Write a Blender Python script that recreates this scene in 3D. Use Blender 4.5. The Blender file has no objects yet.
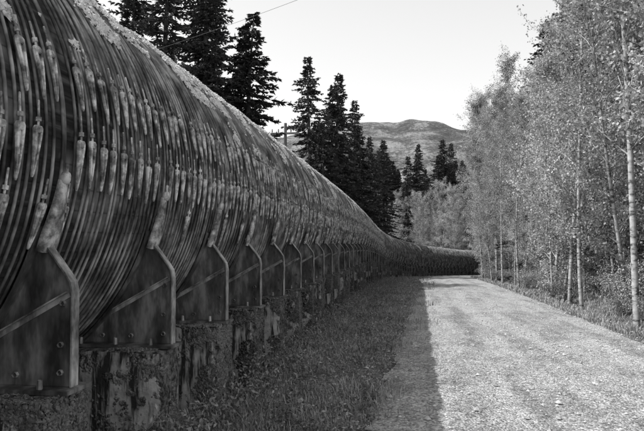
import bpy, math, random
import numpy as np
from mathutils import Vector, noise as mn
rng=np.random.default_rng(7); random.seed(7)
scene=bpy.context.scene
scene.view_settings.view_transform='Standard'; scene.view_settings.look='None'; scene.view_settings.exposure=0
CAMZ=1.75
# ------------------------------------------------------------------ helpers
def interp(xs,ys):
    xs=np.array(xs,float); ys=np.array(ys,float)
    m=np.zeros(len(xs)); d=np.diff(ys)/np.diff(xs)
    m[1:-1]=(d[1:]+d[:-1])/2; m[0]=d[0]; m[-1]=d[-1]
    def f(x):
        x=np.asarray(x,float); i=np.clip(np.searchsorted(xs,x)-1,0,len(xs)-2)
        h=xs[i+1]-xs[i]; t=(x-xs[i])/h
        out=(2*t**3-3*t**2+1)*ys[i]+(t**3-2*t**2+t)*h*m[i]+(-2*t**3+3*t**2)*ys[i+1]+(t**3-t**2)*h*m[i+1]
        out=np.where(x<xs[0],ys[0]+m[0]*(x-xs[0]),out)
        return np.where(x>xs[-1],ys[-1]+m[-1]*(x-xs[-1]),out)
    return f
gy=interp([-200,-50,8,20,40,64,97,140,400,4000],[0,0,0,-.25,-.85,-1.75,-3.2,-4.5,-6,-10])
HW=2.15
def road_c(y):
    y=np.asarray(y,float)
    return 1.74+.029*(y-5.8)+np.where(y>60,.014*(y-60)**2,0)
def wnoise(x,y,s,seed=0):
    return (np.sin(x*s*1.3+seed+1.7*np.sin(y*s*.7+seed*2))+np.sin(y*s*1.1+seed*3+1.3*np.sin(x*s*.9+seed))+.5*np.sin((x+y)*s*2.3+seed)+.5*np.sin((x-y*1.3)*s*2.9+seed*5))/3
def G(x,y):
    x=np.asarray(x,float); y=np.asarray(y,float)
    h=gy(y)
    d=np.abs(x-road_c(y))-HW
    off=np.clip(d,0,1.2)/1.2
    near=np.exp(-(np.hypot(x,y)/150)**2)
    h=h+off*near*(.05*wnoise(x,y,1.1,1)+.03*wnoise(x,y,3.3,2))
    r=np.clip(x-road_c(y)-HW-.1,0,30)
    h=h-.22*np.exp(-((r-1.3)/.7)**2)*near+ .035*np.clip(r-2,0,20)*near
    return h
def mesh_obj(name,parts,mats,parent=None,uv=None,attr=None):
    me=bpy.data.meshes.new(name)
    vs=[];ls=[];lt=[];mi=[];sm=[];o=0
    for p in parts:
        v,f,m,s=p; v=np.asarray(v,float).reshape(-1,3); f=np.asarray(f,int)
        vs.append(v); ls.append((f+o).ravel()); lt.append(np.full(len(f),f.shape[1])); mi.append(np.full(len(f),m)); sm.append(np.full(len(f),bool(s))); o+=len(v)
    v=np.concatenate(vs); l=np.concatenate(ls); t=np.concatenate(lt); mi=np.concatenate(mi); sm=np.concatenate(sm)
    me.vertices.add(len(v)); me.vertices.foreach_set('co',v.ravel())
    me.loops.add(len(l)); me.loops.foreach_set('vertex_index',l)
    me.polygons.add(len(t)); me.polygons.foreach_set('loop_start',np.concatenate([[0],np.cumsum(t)[:-1]])); me.polygons.foreach_set('loop_total',t)
    me.polygons.foreach_set('material_index',mi)
    me.polygons.foreach_set('use_smooth',sm)
    if uv is not None:
        u=me.uv_layers.new(name='UVMap'); u.data.foreach_set('uv',np.asarray(uv,float)[l].ravel())
    for m in mats: me.materials.append(m)
    me.update(calc_edges=True); me.validate()
    ob=bpy.data.objects.new(name,me); scene.collection.objects.link(ob)
    if parent: ob.parent=parent
    return ob
def tube(pts,rad,sides=5,cap=False):
    pts=np.asarray(pts,float); n=len(pts); rad=np.broadcast_to(rad,(n,))
    t=np.gradient(pts,axis=0); t/=np.linalg.norm(t,axis=1)[:,None]+1e-9
    ref=np.array([0.,0,1]) if abs(t[:,2]).mean()<.8 else np.array([1.,.1,0])
    a=np.cross(t,ref); a/=np.linalg.norm(a,axis=1)[:,None]+1e-9; b=np.cross(t,a)
    th=np.linspace(0,2*np.pi,sides,endpoint=False)
    v=pts[:,None,:]+rad[:,None,None]*(np.cos(th)[None,:,None]*a[:,None,:]+np.sin(th)[None,:,None]*b[:,None,:])
    i=np.arange(n-1)[:,None]*sides; j=np.arange(sides)[None,:]; k=(j+1)%sides
    f=np.stack([i+j,i+k,i+sides+k,i+sides+j],-1).reshape(-1,4)
    return v.reshape(-1,3),f
def grid_faces(n,m,wrap=False):
    i=np.arange(n-1)[:,None]*m; j=np.arange(m if wrap else m-1)[None,:]; k=(j+1)%m
    return np.stack([i+j,i+k,i+m+k,i+m+j],-1).reshape(-1,4)
def box(x0,x1,y0,y1,z0,z1):
    v=np.array([[x,y,z] for z in(z0,z1) for y in(y0,y1) for x in(x0,x1)],float)
    f=np.array([[0,2,3,1],[4,5,7,6],[0,1,5,4],[2,6,7,3],[0,4,6,2],[1,3,7,5]])
    return v,f
def merge(lst):
    vs=[];fs=[];o=0
    for v,f in lst: vs.append(v);fs.append(f+o);o+=len(v)
    return np.concatenate(vs),np.concatenate(fs)
def unit(a): return a/(np.linalg.norm(a,axis=-1,keepdims=True)+1e-9)
def quads(c,d,w,L,W):
    L=np.asarray(L)[...,None]; W=np.asarray(W)[...,None]
    v=np.stack([c,c+d*L*.45+w*W*.5,c+d*L,c+d*L*.45-w*W*.5],1)
    f=np.arange(len(c)*4).reshape(-1,4)
    return v.reshape(-1,3),f
def rand_leaves(c,L,ratio,rng):
    n=len(c); d=unit(rng.normal(size=(n,3))); w=unit(np.cross(d,rng.normal(size=(n,3))))
    l=L*rng.uniform(.6,1.3,n); return quads(c,d,w,l,l*ratio)
# ------------------------------------------------------------------ materials
def new_mat(name):
    m=bpy.data.materials.new(name); m.use_nodes=True; nt=m.node_tree; nt.nodes.clear()
    return m,nt,nt.nodes,nt.links
def g(v): return (v,v,v,1)
def ramp(ns,ls,src,stops):
    r=ns.new('ShaderNodeValToRGB'); e=r.color_ramp.elements
    e[0].position,e[0].color=stops[0][0],g(stops[0][1]); e[1].position,e[1].color=stops[-1][0],g(stops[-1][1])
    for p,c in stops[1:-1]:
        x=e.new(p); x.color=g(c)
    ls.new(src,r.inputs[0]); return r.outputs[0]
def noise_n(ns,ls,co,scale,detail=5,rough=.6,mapping=None):
    if mapping:
        mp=ns.new('ShaderNodeMapping'); mp.inputs['Scale'].default_value=mapping; ls.new(co,mp.inputs[0]); co=mp.outputs[0]
    n=ns.new('ShaderNodeTexNoise'); n.inputs['Scale'].default_value=scale; n.inputs['Detail'].default_value=min(detail,4); n.inputs['Roughness'].default_value=rough
    ls.new(co,n.inputs['Vector']); return n.outputs[0]
def math_n(ns,ls,op,a,b):
    m=ns.new('ShaderNodeMath'); m.operation=op
    for i,q in enumerate((a,b)):
        if isinstance(q,(int,float)): m.inputs[i].default_value=q
        else: ls.new(q,m.inputs[i])
    return m.outputs[0]
def mixc(ns,ls,f,a,b):
    m=ns.new('ShaderNodeMix'); m.data_type='RGBA'
    ls.new(f,m.inputs[0])
    for i,q in ((6,a),(7,b)):
        if isinstance(q,float): m.inputs[i].default_value=g(q)
        else: ls.new(q,m.inputs[i])
    return m.outputs[2]
def finish(m,ns,ls,col,rough=.8,bump=None,bs=.5,bd=.02,metal=0,spec=.4):
    b=ns.new('ShaderNodeBsdfPrincipled'); o=ns.new('ShaderNodeOutputMaterial')
    if isinstance(col,float): b.inputs['Base Color'].default_value=g(col)
    else: ls.new(col,b.inputs['Base Color'])
    b.inputs['Roughness'].default_value=rough; b.inputs['Metallic'].default_value=metal; b.inputs['Specular IOR Level'].default_value=spec
    if bump is not None:
        bn=ns.new('ShaderNodeBump'); bn.inputs['Strength'].default_value=bs; bn.inputs['Distance'].default_value=bd
        ls.new(bump,bn.inputs['Height']); ls.new(bn.outputs[0],b.inputs['Normal'])
    ls.new(b.outputs[0],o.inputs[0]); return b
def simple_mat(name,stops,scale,mapping=None,rough=.8,bs=.4,bd=.01,metal=0,detail=5,spec=.4):
    m,nt,ns,ls=new_mat(name); tc=ns.new('ShaderNodeTexCoord')
    n=noise_n(ns,ls,tc.outputs['Object'],scale,detail,.65,mapping)
    finish(m,ns,ls,ramp(ns,ls,n,stops),rough,n if bs>0 else None,bs,bd,metal,spec); return m
def leaf_mat(name,lo,hi,trans=.3,scale=.6,gl_=.06):
    m,nt,ns,ls=new_mat(name); ge=ns.new('ShaderNodeNewGeometry'); tc=ns.new('ShaderNodeTexCoord')
    oi=ns.new('ShaderNodeObjectInfo')
    n=noise_n(ns,ls,tc.outputs['Object'],scale,2,.6)
    a=math_n(ns,ls,'MULTIPLY',ge.outputs['Random Per Island'],.45)
    b=math_n(ns,ls,'MULTIPLY',n,.7)
    c=math_n(ns,ls,'MULTIPLY',oi.outputs['Random'],.25)
    s=math_n(ns,ls,'ADD',math_n(ns,ls,'ADD',a,b),c)
    col=ramp(ns,ls,s,[(.32,lo),(.95,hi)])
    d=ns.new('ShaderNodeBsdfDiffuse'); ls.new(col,d.inputs[0]); out=d.outputs[0]
    if trans>0:
        t=ns.new('ShaderNodeBsdfTranslucent'); ls.new(col,t.inputs[0])
        mx=ns.new('ShaderNodeMixShader'); mx.inputs[0].default_value=trans; ls.new(out,mx.inputs[1]); ls.new(t.outputs[0],mx.inputs[2]); out=mx.outputs[0]
    if gl_>0:
        gl=ns.new('ShaderNodeBsdfGlossy'); gl.inputs['Roughness'].default_value=.45; gl.inputs['Color'].default_value=g(.5)
        m2=ns.new('ShaderNodeMixShader'); m2.inputs[0].default_value=gl_; ls.new(out,m2.inputs[1]); ls.new(gl.outputs[0],m2.inputs[2]); out=m2.outputs[0]
    o=ns.new('ShaderNodeOutputMaterial'); ls.new(out,o.inputs[0]); return m
M_leaf=leaf_mat('alder_leaves',.03,.62,.3,.6,0)
M_needle=leaf_mat('fir_needles',.008,.12,0,.5,.04)
M_grass=leaf_mat('grass_blades',.04,.45,0,.9,0)
M_weed=leaf_mat('weed_leaves',.04,.34,0,1.2,.05)
M_shrub=leaf_mat('shrub_leaves',.015,.42,0,.8,.0)
M_piermoss=leaf_mat('pier_moss',.015,.22,0,4,.0)
M_bark=simple_mat('alder_bark',[(.38,.07),(.48,.34),(.7,.52)],3,(1,1,2.5),.85,0)
M_fbark=simple_mat('fir_bark',[(.3,.03),(.7,.09)],4,(1,1,.3),.9,0)
M_moss=simple_mat('lichen',[(.3,.45),(.7,.85)],14,None,.95,0)
M_steel=simple_mat('weathered_steel_plate',[(.34,.03),(.5,.10),(.66,.28)],2.6,(2.5,2.5,.8),.6,0,.004,.15,9)
M_flange=simple_mat('worn_steel_flange',[(.34,.08),(.5,.28),(.66,.55)],9,(1,1,.5),.5,0,.004,.2,7)
M_band=simple_mat('steel_band',[(.36,.035),(.5,.15),(.64,.42)],2.8,(1,1,1),.6,0,.004,.15,9)
M_shoe=simple_mat('cast_iron_shoe',[(.36,.08),(.5,.32),(.62,.75)],11,None,.5,0,.004,.15,6)
M_arm=simple_mat('saddle_arm_iron',[(.38,.08),(.5,.30),(.62,.65)],11,None,.6,0,.004,.1,6)
M_pole=simple_mat('pole_wood',[(.3,.10),(.7,.22)],3,(3,3,.3),.8,0)
M_wire=simple_mat('wire_metal',[(.3,.05),(.7,.10)],3,None,.6,0)
def wood():
    m,nt,ns,ls=new_mat('weathered_wood_staves'); tc=ns.new('ShaderNodeTexCoord'); uv=tc.outputs['UV']
    sep=ns.new('ShaderNodeSeparateXYZ'); ls.new(uv,sep.inputs[0])
    fr=math_n(ns,ls,'FRACT',math_n(ns,ls,'MULTIPLY',sep.outputs[0],84.0),0.0)
    gap=ramp(ns,ls,fr,[(0,.25),(.06,1),(.94,1),(1,.25)])
    n=noise_n(ns,ls,uv,1.0,5,.7,(260,.9,1))
    n2=noise_n(ns,ls,tc.outputs['Object'],1.3,5,.7)
    c=ramp(ns,ls,n,[(.3,.008),(.55,.03),(.75,.10)])
    c2=ramp(ns,ls,n2,[(.48,0),(.64,1)])
    col=mixc(ns,ls,c2,c,.2)
    mul=ns.new('ShaderNodeMix'); mul.data_type='RGBA'; mul.blend_type='MULTIPLY'; mul.inputs[0].default_value=.8
    ls.new(col,mul.inputs[6]); ls.new(gap,mul.inputs[7])
    finish(m,ns,ls,mul.outputs[2],.9,None,spec=.15); return m
M_wood=wood()
def concrete():
    m,nt,ns,ls=new_mat('stained_concrete'); tc=ns.new('ShaderNodeTexCoord'); co=tc.outputs['Object']
    st=noise_n(ns,ls,co,3.0,5,.65,(4.5,4.5,.45))
    n=noise_n(ns,ls,co,5,5,.7)
    base=ramp(ns,ls,n,[(.3,.25),(.7,.55)])
    stain=ramp(ns,ls,st,[(.47,0),(.57,1)])
    col=mixc(ns,ls,stain,base,.03)
    ge=ns.new('ShaderNodeNewGeometry'); sp=ns.new('ShaderNodeSeparateXYZ'); ls.new(ge.outputs['Normal'],sp.inputs[0])
    side=math_n(ns,ls,'MULTIPLY',math_n(ns,ls,'ADD',math_n(ns,ls,'MAXIMUM',sp.outputs[0],0.0),sp.outputs[2]),.45)
    n3=noise_n(ns,ls,co,4,5,.75)
    mm=ramp(ns,ls,math_n(ns,ls,'ADD',n3,math_n(ns,ls,'MULTIPLY',side,.5)),[(.56,0),(.66,1)])
    n4=noise_n(ns,ls,co,22,4,.7)
    col=mixc(ns,ls,mm,col,ramp(ns,ls,n4,[(.4,.015),(.62,.2)]))
    hb=math_n(ns,ls,'ADD',n,math_n(ns,ls,'MULTIPLY',math_n(ns,ls,'MULTIPLY',mm,n4),2.0))
    finish(m,ns,ls,col,.9,hb,.9,.02); return m
M_conc=concrete()
def gravel(name,lo,mid,hi,patch):
    m,nt,ns,ls=new_mat(name); tc=ns.new('ShaderNodeTexCoord'); co=tc.outputs['Object']
    v=ns.new('ShaderNodeTexVoronoi'); v.inputs['Scale'].default_value=42; ls.new(co,v.inputs['Vector'])
    bw=ns.new('ShaderNodeRGBToBW'); ls.new(v.outputs['Color'],bw.inputs[0])
    n=noise_n(ns,ls,co,1.1,4,.7); nf=noise_n(ns,ls,co,16,4,.8)
    nl=noise_n(ns,ls,co,1.0,3,.6,(2.2,.22,1))
    s=math_n(ns,ls,'ADD',math_n(ns,ls,'MULTIPLY',bw.outputs[0],.35),math_n(ns,ls,'MULTIPLY',nf,.65))
    c=ramp(ns,ls,s,[(.32,lo),(.5,mid),(.66,hi)])
    pm=ramp(ns,ls,math_n(ns,ls,'ADD',math_n(ns,ls,'MULTIPLY',n,.5),math_n(ns,ls,'MULTIPLY',nl,.5)),[(.40,patch),(.55,1)])
    mul=ns.new('ShaderNodeMix'); mul.data_type='RGBA'; mul.blend_type='MULTIPLY'; mul.inputs[0].default_value=1
    ls.new(c,mul.inputs[6]); ls.new(pm,mul.inputs[7])
    h=math_n(ns,ls,'ADD',math_n(ns,ls,'MULTIPLY',v.outputs['Distance'],-.8),nf)
    finish(m,ns,ls,mul.outputs[2],.95,h,1,.03); return m
M_road=gravel('road_gravel',.12,.38,.66,.55)
M_ground=gravel('soil_and_litter',.025,.13,.34,.38)
M_stone=simple_mat('stones',[(.3,.12),(.7,.66)],9,None,.9,0)
# ------------------------------------------------------------------ pipeline path
fx=interp([-30,0,42,50,58,66,75,84,92,100,108,116,124,150],[-4,-4,-4,-3.75,-3.05,-1.75,.5,3.5,7,11.5,17,24,32,62])
fz=interp([-30,0,22,30,40,50,58,66,75,84,92,100,124,150],[2.37,2.37,2.37,2.27,1.87,1.22,.62,.08,-.45,-.95,-1.35,-1.7,-2.4,-3.0])
yy=np.linspace(-12,150,6000); P=np.stack([fx(yy),yy,fz(yy)],1)
S=np.concatenate([[0],np.cumsum(np.linalg.norm(np.diff(P,axis=0),axis=1))])-12.0
def frame(s):
    s=np.atleast_1d(s).astype(float)
    c=np.stack([np.interp(s,S,P[:,k]) for k in range(3)],-1)
    c2=np.stack([np.interp(s+.3,S,P[:,k]) for k in range(3)],-1)
    c1=np.stack([np.interp(s-.3,S,P[:,k]) for k in range(3)],-1)
    t=unit(c2-c1); r=unit(np.cross(t,np.array([0,0,1.]))); u=np.cross(r,t)
    return c,t,r,u
R=1.9
pipe=bpy.data.objects.new('wood_stave_pipeline',None); scene.collection.objects.link(pipe)
ss=np.concatenate([np.arange(-10,45,.5),np.arange(45,165,1.)]); ss=ss[ss<S[-1]-1]
c,t,r,u=frame(ss); nt_=128; th=np.linspace(0,2*np.pi,nt_+1)
v=c[:,None]+R*(np.cos(th)[None,:,None]*r[:,None]+np.sin(th)[None,:,None]*u[:,None])
uv=np.stack([np.broadcast_to(th/(2*np.pi),(len(ss),nt_+1)),np.broadcast_to(ss[:,None],(len(ss),nt_+1))],-1).reshape(-1,2)
mesh_obj('stave_shell',[(v.reshape(-1,3),grid_faces(len(ss),nt_+1)[:,::-1],0,True)],[M_wood],pipe,uv)
def bands(sv,nseg,sides,rad):
    sv=np.asarray(sv); n=len(sv); th=np.linspace(0,2*np.pi,nseg,endpoint=False)
    ph=rng.uniform(0,6.28,(n,3)); am=rng.normal(0,.012,(n,3))
    so=sv[:,None]+am[:,:1]*np.sin(th[None]+ph[:,:1])+am[:,1:2]*.7*np.sin(2*th[None]+ph[:,1:2])+am[:,2:3]*.4*np.sin(5*th[None]+ph[:,2:3])
    c,t,r,u=frame(so.ravel()); thf=np.tile(th,n)
    rd=r*np.cos(thf)[:,None]+u*np.sin(thf)[:,None]; ct=c+rd*(R+rad*.6)
    a=np.linspace(0,2*np.pi,sides,endpoint=False)
    v=ct[:,None]+rad*(np.cos(a)[None,:,None]*rd[:,None]+np.sin(a)[None,:,None]*t[:,None])
    i=np.arange(n)[:,None,None]*nseg; j=np.arange(nseg)[None,:,None]; k=np.arange(sides)[None,None,:]
    A=(i+j)*sides; B=(i+(j+1)%nseg)*sides; k2=(k+1)%sides
    f=np.stack([A+k,B+k,B+k2,A+k2],-1).reshape(-1,4)
    return v.reshape(-1,3),f
sb=np.arange(-6,46,.076); sb=sb+rng.normal(0,.008,len(sb))
b1=bands(sb[sb<16],112,7,.0110); b2=bands(sb[sb>=16],72,5,.013); b3=bands(np.arange(46,140,.22),56,4,.022)
mesh_obj('steel_bands',[(b1[0],b1[1],0,True),(b2[0],b2[1],0,True),(b3[0],b3[1],0,True)],[M_band],pipe)
# shoes: slotted casting (two legs, head block) with threaded rod and nut
TT=np.array([-.18,-.165,-.11,-.03,.04,.075,.09])
PX=np.array([.000,.004,.010,.018,.024,.024,.020]); PR=np.array([.005,.007,.0085,.010,.012,.013,.008])
hd=np.array([[.05,.020,.012],[.055,.033,.018],[.082,.036,.019],[.088,.030,.016],[.09,.011,.010]])
rod=np.array([[-.06,.006],[.09,.007],[.112,.007],[.114,.017],[.135,.017],[.137,.007],[.225,.0065],[.228,.002]])
parts=[]
for i,s0 in enumerate(sb):
    if s0<-3: continue
    base=(12,-2.5)[i%2]
    z=rng.random()
    if z<.16: base=-14.5
    bt=math.radians(base+rng.normal(0,.5)); sd=7 if s0<12 else 4; sc=rng.uniform(1.0,1.15); tilt=rng.normal(0,.05); lift=.033+rng.uniform(0,.012)
    cc,t,r,u=frame(np.full(1,s0)); cc=cc[0];t=t[0];r=r[0];u=u[0]
    def loft(tl,dx,ra,rb):
        tt=bt+np.asarray(tl)*sc/R; rd=np.cos(tt)[:,None]*r+np.sin(tt)[:,None]*u
        ctr=cc+rd*(R+lift)+t*(np.asarray(dx)+tilt*np.asarray(tl))[:,None]
        a=np.linspace(0,2*np.pi,sd,endpoint=False)
        v=ctr[:,None]+np.asarray(ra)[:,None,None]*np.cos(a)[None,:,None]*rd[:,None]+np.asarray(rb)[:,None,None]*np.sin(a)[None,:,None]*t
        parts.append((v.reshape(-1,3),grid_faces(len(tl),sd,True)))
    loft(TT,PX,PR*1.3,PR); loft(TT,-PX,PR*1.3,PR); loft(hd[:,0],0*hd[:,0],hd[:,2],hd[:,1]); loft(rod[:,0],0*rod[:,0],rod[:,1],rod[:,1])
v,f=merge(parts); mesh_obj('band_shoes',[(v,f,0,False)],[M_shoe],pipe)
def tufts(pos,nor,size):
    n=len(pos); oc=np.array([[1,0,0],[0,1,0],[-1,0,0],[0,-1,0],[0,0,.7]],float)
    a=unit(np.cross(nor,rng.normal(size=(n,3)))); b=np.cross(nor,a)
    j=rng.uniform(.5,1.3,(n,5,1))
    v=pos[:,None]+size[:,None,None]*j*(oc[None,:,:1]*a[:,None]+oc[None,:,1:2]*b[:,None]+oc[None,:,2:]*nor[:,None])
    f=np.array([[0,1,4],[1,2,4],[2,3,4],[3,0,4]])
    return v.reshape(-1,3),(f[None]+np.arange(n)[:,None,None]*5).reshape(-1,3)
n=420000; s=rng.uniform(0,1,n)**1.5*60-1; tn=np.radians(rng.uniform(18,105,n))
q=np.array([mn.noise(Vector((a*1.5,b*3.2,3.3)))+.5*mn.noise(Vector((a*3.8,b*8,1)))+.3*mn.noise(Vector((a*11,b*21,8))) for a,b in zip(s,tn)])
bias=-.40+.46*np.exp(-((np.degrees(tn)-54)/20)**2)
ex=q+bias+rng.normal(0,.03,n)-.10
k=ex>0
s=s[k];tn=tn[k];ex=ex[k]; cc,t,r,u=frame(s); nr=np.cos(tn)[:,None]*r+np.sin(tn)[:,None]*u
hgt=np.clip(ex,0,.3)*.06
v,f=tufts(cc+nr*(R+.016+hgt*rng.uniform(.3,1,len(s)))[:,None],unit(nr+rng.normal(0,.3,nr.shape)),rng.uniform(.010,.026,len(s))+.02*np.clip(ex,0,.4))
mesh_obj('lichen_tufts',[(v,f,0,False)],[M_moss],pipe)
print('tufts',len(s))
# saddles
SP=1.53; sn=4.95+SP*np.arange(-4,60)
sn=sn[sn<118]
inner=[(1.9*math.cos(a)+.0,1.9*math.sin(a)) for a in np.linspace(math.atan2(-.56,1.815),math.atan2(-1.46,1.216),12)]
def plate(mx):
    ia=np.array(inner); ob=np.array([(1.83,-.575),(1.9,-.67),(2.0,-.80),(2.035,-.85),(2.05,-.90),(2.05,-1.0),(2.05,-1.1),(2.05,-1.2),(2.05,-1.3),(2.05,-1.4),(2.05,-1.46),(1.30,-1.46)])
    m=12; th_=.008
    vv=[]
    for sgn in(-1,1):
        for a,b in zip(ia,ob): vv+= [[a[0],sgn*th_,a[1]],[b[0],sgn*th_,b[1]]]
    vv=np.array(vv,float); ff=[]
    for i in range(m-1):
        a=2*i; ff.append([a,a+1,a+3,a+2]); o=2*m; ff.append([o+a,o+a+2,o+a+3,o+a+1])
        ff.append([a+1,o+a+1,o+a+3,a+3])
    pl=(vv,np.array(ff))
    fl=np.array([(2.05,-1.46),(2.05,-1.2),(2.05,-.92),(2.038,-.86),(2.005,-.81),(1.9,-.675),(1.82,-.565)])
    nn=np.array([(1,0),(1,0),(1,.1),(.9,.4),(.8,.6),(.8,.6),(.8,.6)],float); nn=nn/np.linalg.norm(nn,axis=1)[:,None]
    W=.038; T=.012; q=[]
    for p,k in zip(fl,nn):
        p0=p+k*.002; p1=p+k*T
        q.append([[p0[0],-W,p0[1]],[p1[0],-W,p1[1]],[p1[0],W,p1[1]],[p0[0],W,p0[1]]])
    fv=np.array(q).reshape(-1,3); ff=grid_faces(len(fl),4,True)
    caps=np.array([[0,1,2,3],[27,26,25,24]])
    fl_=(fv,np.concatenate([ff,caps]))
    base=box(1.14,2.09,-.13,.13,-1.485,-1.462)
    d0=np.array([1.42,-1.27]); d1=np.array([2.03,-.93]); dd=(d1-d0)/np.linalg.norm(d1-d0); nn_=np.array([-dd[1],dd[0]])
    def bar(o0,o1,y0,y1):
        v=[]
        for y in(y0,y1):
            for (p,o) in((d0,o0),(d0,o1),(d1,o1),(d1,o0)):
                w=p+nn_*o; v.append([w[0],y,w[1]])
        return np.array(v),np.array([[0,1,2,3],[7,6,5,4],[0,4,5,1],[1,5,6,2],[2,6,7,3],[3,7,4,0]])
    st=merge([bar(-.014,.014,-.016,-.0085),bar(.014,.022,-.045,-.0085)])
    bl=[]
    for bx,bz in((1.98,-1.38),(1.98,-1.22),(1.99,-.98),(1.45,-1.40),(1.70,-1.40)):
        bl.append(tube([[bx,-.03,bz],[bx,-.0085,bz]],[.016,.018],6))
    for bx in(1.3,1.6,1.9):
        for by in(-.09,.09): bl.append(tube([[bx,by,-1.462],[bx,by,-1.41]],[.017,.014],6))
    sa=[]
    for i,a in enumerate(np.linspace(-90,-16,26)):
        a=math.radians(a); w=.075
        sa.append([[1.905*math.cos(a)+.02*math.cos(a),yv,1.905*math.sin(a)+.02*math.sin(a)] for yv in(-w,w)]+[[1.945*math.cos(a),yv,1.945*math.sin(a)] for yv in(w,-w)])
    cr=(np.array(sa).reshape(-1,3),grid_faces(26,4,True))
    arm=[]; A=np.linspace(-20,-7.5,9); Wd=np.array([.080,.084,.082,.074,.063,.052,.042,.034,.028])
    for a,w in zip(A,Wd):
        a=math.radians(a)
        sec=[(-w,.02),(-w*.85,.055),(-w*.3,.062),(w*.3,.062),(w*.85,.055),(w,.02)]
        arm.append([[(1.95+h)*math.cos(a),yv,(1.95+h)*math.sin(a)] for yv,h in sec])
    ar=[(np.array(arm).reshape(-1,3),grid_faces(9,6,True))]
    def prad(lst,rr,sides=8):
        pts=[[rr*math.cos(math.radians(a)),0,rr*math.sin(math.radians(a))] for a,_ in lst]; return tube(pts,[q_ for _,q_ in lst],sides)
    ar.append(prad([(-8.3,.004),(-8.1,.026),(-7.3,.032),(-6.6,.031),(-6.2,.024),(-6.0,.012),(-4.6,.011),(-4.5,.002)],2.0))
    def M(p):
        v,f=p; v=v.copy()
        if mx: v[:,0]*=-1; f=f[:,::-1]
        return v,f
    return [M(pl),M(cr),M(base)],[M(fl_),M(st)]+[M(b) for b in bl],[M(q_) for q_ in ar]
L=plate(False); Rr=plate(True)
Av,Af=merge(L[0]+Rr[0]); Bv,Bf=merge(L[1]+Rr[1]); Cv,Cf=merge(L[2]+Rr[2])
pa=[];pb=[];pc=[]
pier_top=-1.487
for s0 in sn:
    cc,t,r,u=frame(s0); cc,t,r=cc[0],t[0],r[0]; t=unit(np.array([t[0],t[1],0])); zz=np.array([0,0,1.])
    for (V_,F_,Lst) in((Av,Af,pa),(Bv,Bf,pb),(Cv,Cf,pc)):
        Lst.append((cc+V_[:,:1]*r+V_[:,1:2]*t+V_[:,2:]*zz,F_))
a=merge(pa);b=merge(pb);c_=merge(pc)
mesh_obj('saddle_plates',[(a[0],a[1],0,False)],[M_steel],pipe)
mesh_obj('saddle_flanges',[(b[0],b[1],0,False)],[M_flange],pipe)
mesh_obj('saddle_arms',[(c_[0],c_[1],0,True)],[M_arm],pipe)
def rough_block(x0,x1,y0,y1,z0,z1,seed,res=.07,amp=.018):
    def face(o,du,dv,nu,nv):
        uu,vv=np.meshgrid(np.linspace(0,1,nu),np.linspace(0,1,nv),indexing='ij')
        v=o+uu[...,None]*du+vv[...,None]*dv
        return v.reshape(-1,3),grid_faces(nu,nv)
    X=np.array([x1-x0,0,0]);Y=np.array([0,y1-y0,0]);Z=np.array([0,0,z1-z0]); o=np.array([x0,y0,z0])
    nx=int((x1-x0)/res)+2;ny=int((y1-y0)/res)+2;nz=int((z1-z0)/res)+2
    L=[face(o,X,Z,nx,nz),face(o+Y,Z,X,nz,nx),face(o,Z,Y,nz,ny),face(o+X,Y,Z,ny,nz),face(o+Z,X,Y,nx,ny)]
    v,f=merge(L)
    c=np.array([(x0+x1)/2,(y0+y1)/2,(z0+z1)/2]); h=np.array([x1-x0,y1-y0,z1-z0])/2
    q=(v-c)/h
    e=np.sort(np.abs(q),axis=1)[:,1]
    ed=np.clip((e-.93)/.07,0,1)
    for i in range(len(v)):
        nv=mn.noise_vector(Vector((v[i]*4.5+seed*7)))*amp+mn.noise_vector(Vector((v[i]*14+seed*3)))*amp*.45
        ch=(.012+.035*max(0,mn.noise(Vector((v[i]*6+seed*11)))))*ed[i]
        v[i]+=np.array(nv); v[i]-=np.sign(q[i])*np.array([ch,ch,ch])*(np.abs(q[i])>.92)
    v[:,2]=np.minimum(v[:,2],z1+.0)
    return v,f
pier_me=[]
for k in range(6):
    yv0=-.26-.05*(k%3)
    blocks=[rough_block(1.22,2.06,yv0,.15,-4.2,pier_top,k+1),rough_block(-2.06,-1.22,yv0,.15,-4.2,pier_top,k+20),rough_block(-1.25,1.25,yv0+.06,.1,-4.2,-2.0,k+40,.15)]
    v,f=merge(blocks)
    n=9500; z=rng.uniform(-2.5,pier_top,n); y=rng.uniform(yv0,.15,n); x=np.full(n,2.06); no=np.tile([1.,0,0],(n,1))
    m=n//4; x[:m]=rng.uniform(1.6,2.05,m); z[:m]=pier_top; no[:m]=[0,0,1]
    m2=n//2; x[m:m2]=2.05-rng.exponential(.13,m2-m); y[m:m2]=yv0; no[m:m2]=[0,-1,0]
    m3=m2+n//8; x[m2:m3]=rng.uniform(1.25,2.05,m3-m2); y[m2:m3]=yv0; z[m2:m3]=-2.45+rng.exponential(.14,m3-m2); no[m2:m3]=[0,-1,0]
    x=np.clip(x,1.23,2.07); z=np.minimum(z,pier_top)
    pos=np.stack([x,y,z],1)
    q=np.array([mn.fractal(Vector(p*2.6+k*5),1.,2.,4) for p in pos]); kk=q>-.08
    w=tufts(pos[kk],unit(no[kk]+rng.normal(0,.35,(kk.sum(),3))),rng.uniform(.006,.022,kk.sum()))
    me=mesh_obj('concrete_pier',[(v,f,0,True),(w[0],w[1],1,False)],[M_conc,M_piermoss]); pier_me.append(me.data)
    bpy.data.objects.remove(me)
for i,s0 in enumerate(sn):
    cc,t,r,u=frame(s0); ob=bpy.data.objects.new('concrete_pier',pier_me[(i*5+i//3)%6]); scene.collection.objects.link(ob)
    ob.location=cc[0]; ob.rotation_euler=(0,0,math.atan2(t[0][1],t[0][0])-math.pi/2)
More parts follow.
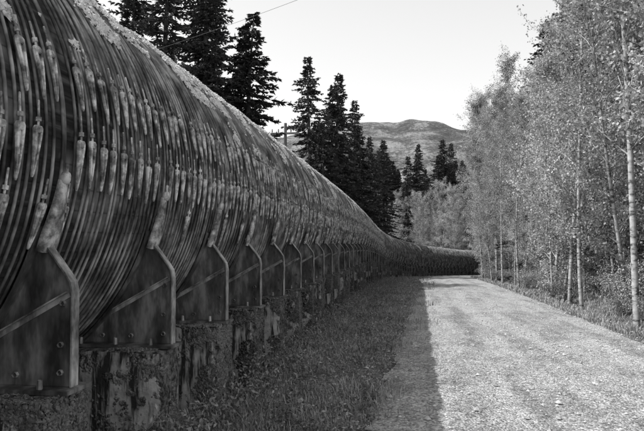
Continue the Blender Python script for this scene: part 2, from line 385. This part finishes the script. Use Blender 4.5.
# ------------------------------------------------------------------ ground & road
def axis(a,segs):
    o=[a]
    for end,st in segs:
        while o[-1]<end-1e-6: o.append(min(end,o[-1]+st))
    return np.array(o)
gx=np.concatenate([[-3500,-1500,-700,-300,-150],axis(-90,[(-20,5),(-8,1),(11,.14),(25,.7),(90,5)]),[150,300,700,1500,3500]])
gyv=np.concatenate([[-600,-200,-80],axis(-30,[(0,2),(25,.16),(60,.4),(140,1.5),(300,10)]),[400,700,1200,2500,4500]])
X,Y=np.meshgrid(gx,gyv,indexing='ij'); Z=G(X,Y)
d=np.abs(X-road_c(Y))-HW; Z=Z-np.where(Y<140,.06*np.clip(-d/.35,0,1),0)
Z+=np.where((np.abs(X)<15)&(Y<70)&(d>0),.02*wnoise(X,Y,9,4),0)
mesh_obj('ground',[(np.stack([X,Y,Z],-1).reshape(-1,3),grid_faces(len(gx),len(gyv))[:,::-1],0,True)],[M_ground])
ry=axis(-25,[(25,.2),(60,.5),(135,1.5)]); ru=np.linspace(-1,1,41)
edge=1+ .04*wnoise(ry,ry*.3,1.7,3)+.03*wnoise(ry,ry,5,8)
RX=road_c(ry)[:,None]+(HW+.06)*edge[:,None]*ru[None]; RY=np.broadcast_to(ry[:,None],RX.shape)
def crown(uu): return .05*(1-uu**2)-.035*np.exp(-((np.abs(uu-.1)-.40)/.12)**2)
RZ=G(RX,RY)+crown(ru)[None]+.012*wnoise(RX,RY,4,6)*(1-ru[None]**4)+.006
RZ[:,0]-=.05;RZ[:,-1]-=.05
mesh_obj('gravel_road',[(np.stack([RX,RY,RZ],-1).reshape(-1,3),grid_faces(len(ry),41),0,True)],[M_road])
def roadz(x,y):
    uu=np.clip((x-road_c(y))/(HW+.06),-1,1)
    return G(x,y)+crown(uu)+.012*wnoise(x,y,4,6)*(1-uu**4)+.006
n=52000; y=4+rng.uniform(0,1,n)**1.7*34; x=rng.uniform(-2.2,5.2,n)
lane=(x-road_c(y))/(HW+.06); keep=rng.random(n)<np.where(np.abs(lane)<1,.35+.5*np.exp(-((lane-.1)/.2)**2)+.8*(np.abs(lane)>.8),.6)
x=x[keep];y=y[keep]; n=len(x); z=np.where(np.abs(x-road_c(y))<HW+.06,roadz(x,y),G(x,y))
sz=rng.lognormal(math.log(.0085),.55,n); sz=np.clip(sz,.004,.045)
ico=np.array([[1,0,0],[0,1,0],[-1,0,0],[0,-1,0],[0,0,.7],[0,0,-.5]],float)
ang=rng.uniform(0,6.28,n); ca,sa=np.cos(ang),np.sin(ang)
V=ico[None]*rng.uniform(.6,1.3,(n,6,1))*sz[:,None,None]
V=np.stack([V[...,0]*ca[:,None]-V[...,1]*sa[:,None],V[...,0]*sa[:,None]+V[...,1]*ca[:,None],V[...,2]],-1)+np.stack([x,y,z+sz*.25],-1)[:,None]
F=np.array([[0,1,4],[1,2,4],[2,3,4],[3,0,4],[1,0,5],[2,1,5],[3,2,5],[0,3,5]])
mesh_obj('loose_gravel',[(V.reshape(-1,3),(F[None]+np.arange(n)[:,None,None]*6).reshape(-1,3),0,False)],[M_stone])
def grass(n,xf,ypow,y0,y1,hmax,thr,edge_in=.12):
    y=y0+rng.uniform(0,1,n)**ypow*(y1-y0); x=xf(rng.uniform(0,1,n),y)
    q=wnoise(x,y,1.7,11)+.6*wnoise(x,y,5,12)+rng.normal(0,.25,n)
    rd=np.abs(x-road_c(y))-HW
    k=(q>thr+np.clip(-rd,0,2)*1.3)&(rd>-edge_in); x=x[k];y=y[k];q=q[k];n=len(x)
    h=hmax*rng.uniform(.35,1,n)*np.clip(.5+.5*q,.3,1.3); z=G(x,y)-.01+np.where(np.abs(x-road_c(y))<HW,.02,0)
    az=rng.uniform(0,6.28,n); lean=rng.uniform(.05,.7,n)
    d1=np.stack([np.cos(az)*lean*.6,np.sin(az)*lean*.6,np.ones(n)],1); d2=np.stack([np.cos(az)*lean*1.7,np.sin(az)*lean*1.7,np.ones(n)*.7],1)
    w=np.stack([-np.sin(az),np.cos(az),0*az],1)*(.003+.00025*y)[:,None]
    b=np.stack([x,y,z],1); m=b+d1*(h*.5)[:,None]; tp=m+d2*(h*.5)[:,None]
    v=np.stack([b-w,b+w,m+w*.8,m-w*.8,tp],1).reshape(-1,3); o=np.arange(n)[:,None]*5
    return [(v,o+np.array([[0,1,2,3]]),0,False),(v,o+np.array([[3,2,4]]),0,False)]
gp=grass(88000,lambda u,y:-2.3+u*(2.8+.03*y),1.7,3.2,60,.20,.05,.85)
gp+=grass(34000,lambda u,y:-2.2+u*.8,1.6,3.2,70,.38,-.2)
gp+=grass(14000,lambda u,y:-6.5+u*5,1.2,0,60,.3,-.3)
gp+=grass(60000,lambda u,y:road_c(y)+HW-.05+u**1.3*6,1.5,6,75,.30,-.5)
mesh_obj('grass',gp,[M_grass])
n=800; y=3.5+rng.uniform(0,1,n)**1.5*40; x=np.where(rng.random(n)<.7,-1.88+rng.exponential(.22,n),rng.uniform(-1.9,-.2,n))
cs=[]
for a,b in zip(x,y):
    if abs(a-float(road_c(b)))<HW: continue
    k=int(rng.integers(15,60)); hh=rng.uniform(.08,.42)
    p=rng.normal(0,1,(k,3))*[hh*.35,hh*.35,hh*.25]; p[:,2]=np.abs(p[:,2])+rng.uniform(0,hh,k); cs.append(p+[a,b,float(G(a,b))])
cs=np.concatenate(cs); v,f=rand_leaves(cs,.045,.42,rng); mesh_obj('weeds',[(v,f,0,False)],[M_weed])
# ------------------------------------------------------------------ trees
def alder(seed,H,leaves=22,crown=2.3,low=.22,nb=50):
    rg=np.random.default_rng(seed); tb=[]; lc=[]
    n=12; t=np.linspace(0,1,n); lean=rg.normal(0,.05,2)*H
    px=lean[0]*t**1.5+.22*np.sin(t*5+rg.uniform(0,6)); py=lean[1]*t**1.5+.22*np.sin(t*4+rg.uniform(0,6)); px-=px[0];py-=py[0]
    tr=np.stack([px,py,t*H-.3],1); r0=.0048*H; tb.append(tube(tr,r0*(1-t)**.85+.010,6))
    for i in range(nb):
        f=low+(1-low)*rg.uniform(0,1)**.8*.98; p=np.array([np.interp(f,t,tr[:,k]) for k in range(3)])
        prof=math.sin(math.pi*min(1,max(0,(f-low*.6)/(1.08-low*.6)))**.8)
        Lb=crown*(.35+.75*prof)*rg.uniform(.5,1.15); az=rg.uniform(0,6.28); el=math.radians(rg.uniform(20,60)+15*f)
        d=np.array([math.cos(az)*math.cos(el),math.sin(az)*math.cos(el),math.sin(el)])
        u=np.linspace(0,1,5)[:,None]; bend=rg.normal(0,.18,3)
        bp=p+d*Lb*u+bend*Lb*u**2*.6; rb=.25*(r0*(1-f)+.02)+.006
        tb.append(tube(bp,rb*(1-u[:,0]*.8),4))
        dens=rg.uniform(.4,1.6)
        for j in range(6):
            uu=rg.uniform(.25,1); q=np.array([np.interp(uu,u[:,0],bp[:,k]) for k in range(3)])
            d2=unit(d*.6+rg.normal(0,.7,3)); l2=Lb*rg.uniform(.2,.42)
            e=q+d2*l2; tb.append(tube([q,(q+e)/2+rg.normal(0,.04,3),e],[rb*.4,rb*.28,.003],3))
            k=int(leaves*rg.uniform(.4,1.4)*dens); w=rg.uniform(.1,1.05,k)[:,None]
            lc.append(q+(e-q)*w+rg.normal(0,.10,(k,3)))
        k=int(leaves*.8*dens); lc.append(bp[-1]+rg.normal(0,.15,(k,3)))
    lc=np.concatenate(lc); v,f=rand_leaves(lc,.098,.62,rg)
    tv,tf=merge(tb)
    ob=mesh_obj('alder_tree',[(tv,tf,0,True),(v,f,1,False)],[M_bark,M_leaf]); me=ob.data; bpy.data.objects.remove(ob); return me
def fir(seed,H,crown=2.9,low=.06):
    rg=np.random.default_rng(seed); tb=[];C=[];D=[];LL=[]
    t=np.linspace(0,1,10); tr=np.stack([.25*np.sin(t*3+seed)*t,.2*np.sin(t*2.5)*t,t*H-.3],1)
    tb.append(tube(tr,.016*H*(1-t)**.9+.02,7))
    z=low*H; ph=rg.uniform(0,6.28,4)
    while z<H*.992:
        f=z/H; Rm=crown*(1-f)**.74*(1+.15*math.sin(z*1.9+seed)); nbr=int(rg.integers(6,10))
        for _ in range(nbr):
            az=rg.uniform(0,6.28); lump=1+.28*math.sin(az*2+z*.7+ph[0])+.2*math.sin(az*3-z*1.3+ph[1])
            Lb=max(.15,Rm*rg.uniform(.4,1.2)*lump); rise=.35*(f-.35)+rg.normal(0,.10)
            h=np.array([math.cos(az),math.sin(az),0]); u=np.linspace(0,1,5)
            bp=np.array([np.interp(f,t,tr[:,0]),np.interp(f,t,tr[:,1]),z+rg.uniform(-.15,.15)])+h*Lb*u[:,None]+np.array([0,0,1])*(Lb*(rise*u-.38*u**1.6+.16*u**4))[:,None]
            if Lb>.8: tb.append(tube(bp,.022*(1-u*.85)*(Lb/2.5+.3),3))
            k=int(6+Lb*12); w=rg.uniform(.12,1.0,k)**.8; p=np.stack([np.interp(w,u,bp[:,i]) for i in range(3)],1)
            side=np.cross(h,[0,0,1.])*np.where(rg.random(k)<.5,1,-1)[:,None]
            dd=unit(h*rg.uniform(.4,1,(k,1))+side*rg.uniform(.3,1,(k,1))+np.array([0,0,-1])*rg.uniform(-.1,.6,(k,1)))
            C.append(p);D.append(dd);LL.append((.22+.30*(1-w)*min(1,Lb/2))*rg.uniform(.7,1.4,k))
        z+=rg.uniform(.2,.42)*(.6+.6*(1-f))
    C=np.concatenate(C);D=np.concatenate(D);LL=np.concatenate(LL)
    w1=unit(np.cross(D,rg.normal(size=D.shape))); w2=np.cross(D,w1)
    a=quads(C,D,w1,LL,.07+.11*LL); b=quads(C,D,w2,LL*.9,.06+.1*LL)
    D2=unit(D+rg.normal(0,.55,D.shape)); c=quads(C+D*LL[:,None]*.3,D2,unit(np.cross(D2,w1)),LL*.7,.065+0*LL)
    v,f=merge([a,b,c]); tv,tf=merge(tb)
    ob=mesh_obj('fir_tree',[(tv,tf,0,True),(v,f,1,False)],[M_fbark,M_needle]); me=ob.data; bpy.data.objects.remove(ob); return me
def shrub(seed,H):
    rg=np.random.default_rng(seed); tb=[];lc=[]
    for i in range(14):
        az=rg.uniform(0,6.28); s=rg.uniform(.2,.8)*H; u=np.linspace(0,1,5)[:,None]; e=np.array([math.cos(az)*s,math.sin(az)*s,H*rg.uniform(.5,1)])
        p=e*u+np.array([0,0,.25*H])*np.sin(u*3.14)+rg.normal(0,.03,(5,3)); tb.append(tube(p,.010*(1-u[:,0]*.7),4))
        k=150; w=rg.uniform(.15,1.05,k); q=np.stack([np.interp(w,u[:,0],p[:,j]) for j in range(3)],1)+rg.normal(0,.10*H,(k,3)); q[:,2]=np.abs(q[:,2]); lc.append(q)
    v,f=rand_leaves(np.concatenate(lc),.065,.55,rg); tv,tf=merge(tb)
    ob=mesh_obj('shrub',[(tv,tf,0,True),(v,f,1,False)],[M_bark,M_shrub]); me=ob.data; bpy.data.objects.remove(ob); return me
ald=[alder(i+1,H,l,c,lo,nb) for i,(H,l,c,lo,nb) in enumerate([(15,36,2.2,.15,58),(17,34,2.3,.2,60),(13,36,2.3,.08,54),(18,36,2.5,.22,62),(15,40,2.7,.1,58),(11,36,2.1,.04,50)])]
firs=[fir(i+11,H,c) for i,(H,c) in enumerate([(17,3.3),(19,3.5),(15,3.2),(20,3.9)])]
shr=[shrub(i+31,1.3) for i in range(4)]
def put(name,me,x,y,s=1,sink=0):
    ob=bpy.data.objects.new(name,me); scene.collection.objects.link(ob)
    ob.location=(x,y,float(G(x,y))-sink); ob.scale=(s*random.uniform(.92,1.1),s*random.uniform(.92,1.1),s); ob.rotation_euler=(random.uniform(-.03,.03),random.uniform(-.03,.03),random.uniform(0,6.28))
    return ob
def jit(a): return random.uniform(-a,a)
hs=interp([10,22,27,34,45,55,65,90],[1.0,1.0,.90,.72,.74,.88,1.15,1.15])
y=11.
while y<78:
    base=float(road_c(min(y,68)))+HW; h=float(hs(y))
    put('alder_tree',random.choice(ald),base+1.8+jit(1.0),y+jit(.9),h*random.uniform(.8,1.05))
    put('alder_tree',random.choice(ald),base+3.7+jit(1.1),y+jit(.9),h*random.uniform(.9,1.12))
    if random.random()<.7: put('alder_tree',ald[random.choice([2,4,5,0])],base+5.8+jit(1),y+jit(.8),h*random.uniform(.95,1.2))
    y+=random.uniform(1.5,2.5)
y=8.
while y<82:
    base=float(road_c(min(y,70)))+HW
    put('shrub',random.choice(shr),base+1.2+random.uniform(0,1.6),y+jit(.6),random.uniform(.4,.9))
    put('shrub',random.choice(shr),base+2.9+random.uniform(0,2.4),y+jit(.6),random.uniform(.9,2.0))
    if random.random()<.6: put('shrub',random.choice(shr),base+5.5+jit(1),y,random.uniform(1.5,2.5))
    y+=random.uniform(.9,1.4)
y=13.
while y<110:
    base=float(road_c(min(y,60)))+HW
    put('fir_tree',random.choice(firs),base+8.4+jit(1.0),y,random.uniform(.6,.85)*(1 if y<28 or y>50 else .8))
    if random.random()<.7: put('fir_tree',random.choice(firs),base+13+jit(2),y+jit(2),random.uniform(.8,1.0))
    y+=random.uniform(2.8,4)
put('fir_tree',firs[3],9.0,46,.92); put('fir_tree',firs[1],10.6,44,1.04); put('fir_tree',firs[1],12.4,47,1.1)
for x,y,k,s in [(-13.2,31,1,1.0),(-11.3,33,3,.95),(-15.5,33,3,1.0),(-9.4,35,2,1.05),(-17,28,0,.9),(-12.6,36,1,1.05),(-10.6,38,0,.95),(-20,34,3,1.),
                (-8.1,52,0,1.12),(-6.7,54,2,1.2),(-5.2,60,2,.98),(-7.6,58,3,.9),(-6.2,64,1,.95),(-4.4,68,2,.9),(-3.2,74,0,.85),(-5,72,3,.8),(-7.2,50,2,.85)]:
    put('fir_tree',firs[k],x,y,s)
for i in range(64):
    x=random.uniform(-30,24) if i<26 else random.uniform(-8,10); put('fir_tree',random.choice(firs),x,random.uniform(135,165),random.uniform(1.1,1.55))
for i in range(32):
    x=random.uniform(-18,20) if i<18 else random.uniform(-6,9); y=random.uniform(116,135)
    if abs(x-float(fx(y)))<6: continue
    put('alder_tree',ald[random.choice([2,4,5])],x,y,random.uniform(.9,1.25))
for i in range(16): put('shrub',random.choice(shr),random.uniform(-6,7),random.uniform(101,112),random.uniform(1.2,2.5))
for i in range(10):
    y=76+i*4; put('alder_tree',random.choice(ald),float(road_c(74))+2.8+i*.8+jit(1),y,random.uniform(.95,1.2))
for i in range(9): put('alder_tree',random.choice(ald[2:]),random.uniform(-9,-6.5),66+i*4,random.uniform(.4,.6))
# hill
hx=np.linspace(-1300,1300,170); hy=np.linspace(1500,3200,60); HX,HY=np.meshgrid(hx,hy,indexing='ij')
prof=interp([-1300,-700,-350,-200,-60,60,200,420,900,1300],[200,380,440,462,464,460,425,340,240,150])
HZ=np.minimum(1,((HY-1500)/800))**.8*prof(HX)*np.where(HY>2300,1-((HY-2300)/1200)**2,1)
for i in range(HZ.shape[0]):
    for j in range(HZ.shape[1]): HZ[i,j]+=17*mn.fractal(Vector((HX[i,j]/150,HY[i,j]/150,0)),1,2,5)
HZ-=20
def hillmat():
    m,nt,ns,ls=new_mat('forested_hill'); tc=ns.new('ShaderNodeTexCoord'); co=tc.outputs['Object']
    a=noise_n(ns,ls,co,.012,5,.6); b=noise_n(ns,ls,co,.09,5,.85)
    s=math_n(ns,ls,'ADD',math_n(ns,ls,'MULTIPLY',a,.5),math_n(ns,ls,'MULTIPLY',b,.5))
    finish(m,ns,ls,ramp(ns,ls,s,[(.43,.05),(.51,.11),(.58,.27)]),.95,b,1,8); return m  # forest and clear-cut tones, paled so distance haze is put into the colour
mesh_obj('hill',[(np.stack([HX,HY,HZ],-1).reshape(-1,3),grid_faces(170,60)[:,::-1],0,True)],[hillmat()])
def pole(x,y,H):
    e=bpy.data.objects.new('utility_pole',None); scene.collection.objects.link(e); gz=float(G(x,y))
    v,f=tube([[x,y,gz-.5],[x,y,gz+H/2],[x+.03,y,gz+H]],[.17,.15,.12],10); mesh_obj('post',[(v,f,0,True)],[M_pole],e)
    ba=[box(x-1.15,x+1.15,y-.19,y-.125,gz+H-.92,gz+H-.76)]
    for dx in(-1.0,-.5,.5,1.0): ba.append(tube([[x+dx,y-.16,gz+H-.76],[x+dx,y-.16,gz+H-.68],[x+dx,y-.16,gz+H-.48]],[.02,.06,.04],4))
    v,f=merge(ba); mesh_obj('crossarm',[(v,f,0,False)],[M_pole],e)
pole(-9.85,48,12.2)
pole(-24,37,12.2); pole(15,9.5,11.8)
u=np.linspace(0,1,40)[:,None]; a=np.array([-24,36.8,11.9]); b=np.array([15,9.3,11.8])
p=a+(b-a)*u; p[:,2]-=(1.0*4*u*(1-u))[:,0]; v,f=tube(p,.007,5); mesh_obj('utility_wire',[(v,f,0,True)],[M_wire])
# ------------------------------------------------------------------ light
tos=Vector((-1,-.12,1.266)).normalized()
el=math.asin(tos.z); az=math.atan2(tos.x,tos.y)
w=bpy.data.worlds.new('World'); scene.world=w; w.use_nodes=True; nt=w.node_tree; nt.nodes.clear()
def wn(op,a,b):
    m=nt.nodes.new('ShaderNodeMath'); m.operation=op
    for i,q in enumerate((a,b)):
        if isinstance(q,(int,float)): m.inputs[i].default_value=q
        else: nt.links.new(q,m.inputs[i])
    return m.outputs[0]
sk=nt.nodes.new('ShaderNodeTexSky'); sk.sky_type='NISHITA'; sk.sun_disc=False; sk.sun_elevation=el; sk.sun_rotation=az; sk.dust_density=3; sk.air_density=1.3
bw=nt.nodes.new('ShaderNodeRGBToBW'); bg=nt.nodes.new('ShaderNodeBackground'); o=nt.nodes.new('ShaderNodeOutputWorld')
tc=nt.nodes.new('ShaderNodeTexCoord'); sp=nt.nodes.new('ShaderNodeSeparateXYZ'); nt.links.new(tc.outputs['Generated'],sp.inputs[0])
added_haze=wn('MULTIPLY',wn('POWER',wn('SUBTRACT',1.0,wn('MAXIMUM',sp.outputs[2],0.0)),.6),4.1)   # white haze added to brighten sky and scene, strongest toward the horizon
bg.inputs[1].default_value=.15
nt.links.new(sk.outputs[0],bw.inputs[0]); nt.links.new(wn('ADD',bw.outputs[0],added_haze),bg.inputs[0]); nt.links.new(bg.outputs[0],o.inputs[0])
sl=bpy.data.lights.new('sun','SUN'); sl.energy=5; sl.angle=math.radians(.5); sl.color=(1,1,1)
so=bpy.data.objects.new('sun',sl); scene.collection.objects.link(so); so.rotation_euler=tos.to_track_quat('Z','Y').to_euler(); so.location=(-40,10,60)
# ------------------------------------------------------------------ camera
cd=bpy.data.cameras.new('camera'); cam=bpy.data.objects.new('camera',cd); scene.collection.objects.link(cam)
cd.sensor_width=36; cd.lens=35; cd.clip_end=8000; cam.location=(0,0,CAMZ)
cam.rotation_euler=(math.radians(90+2.4),0,math.radians(8.2)); scene.camera=cam
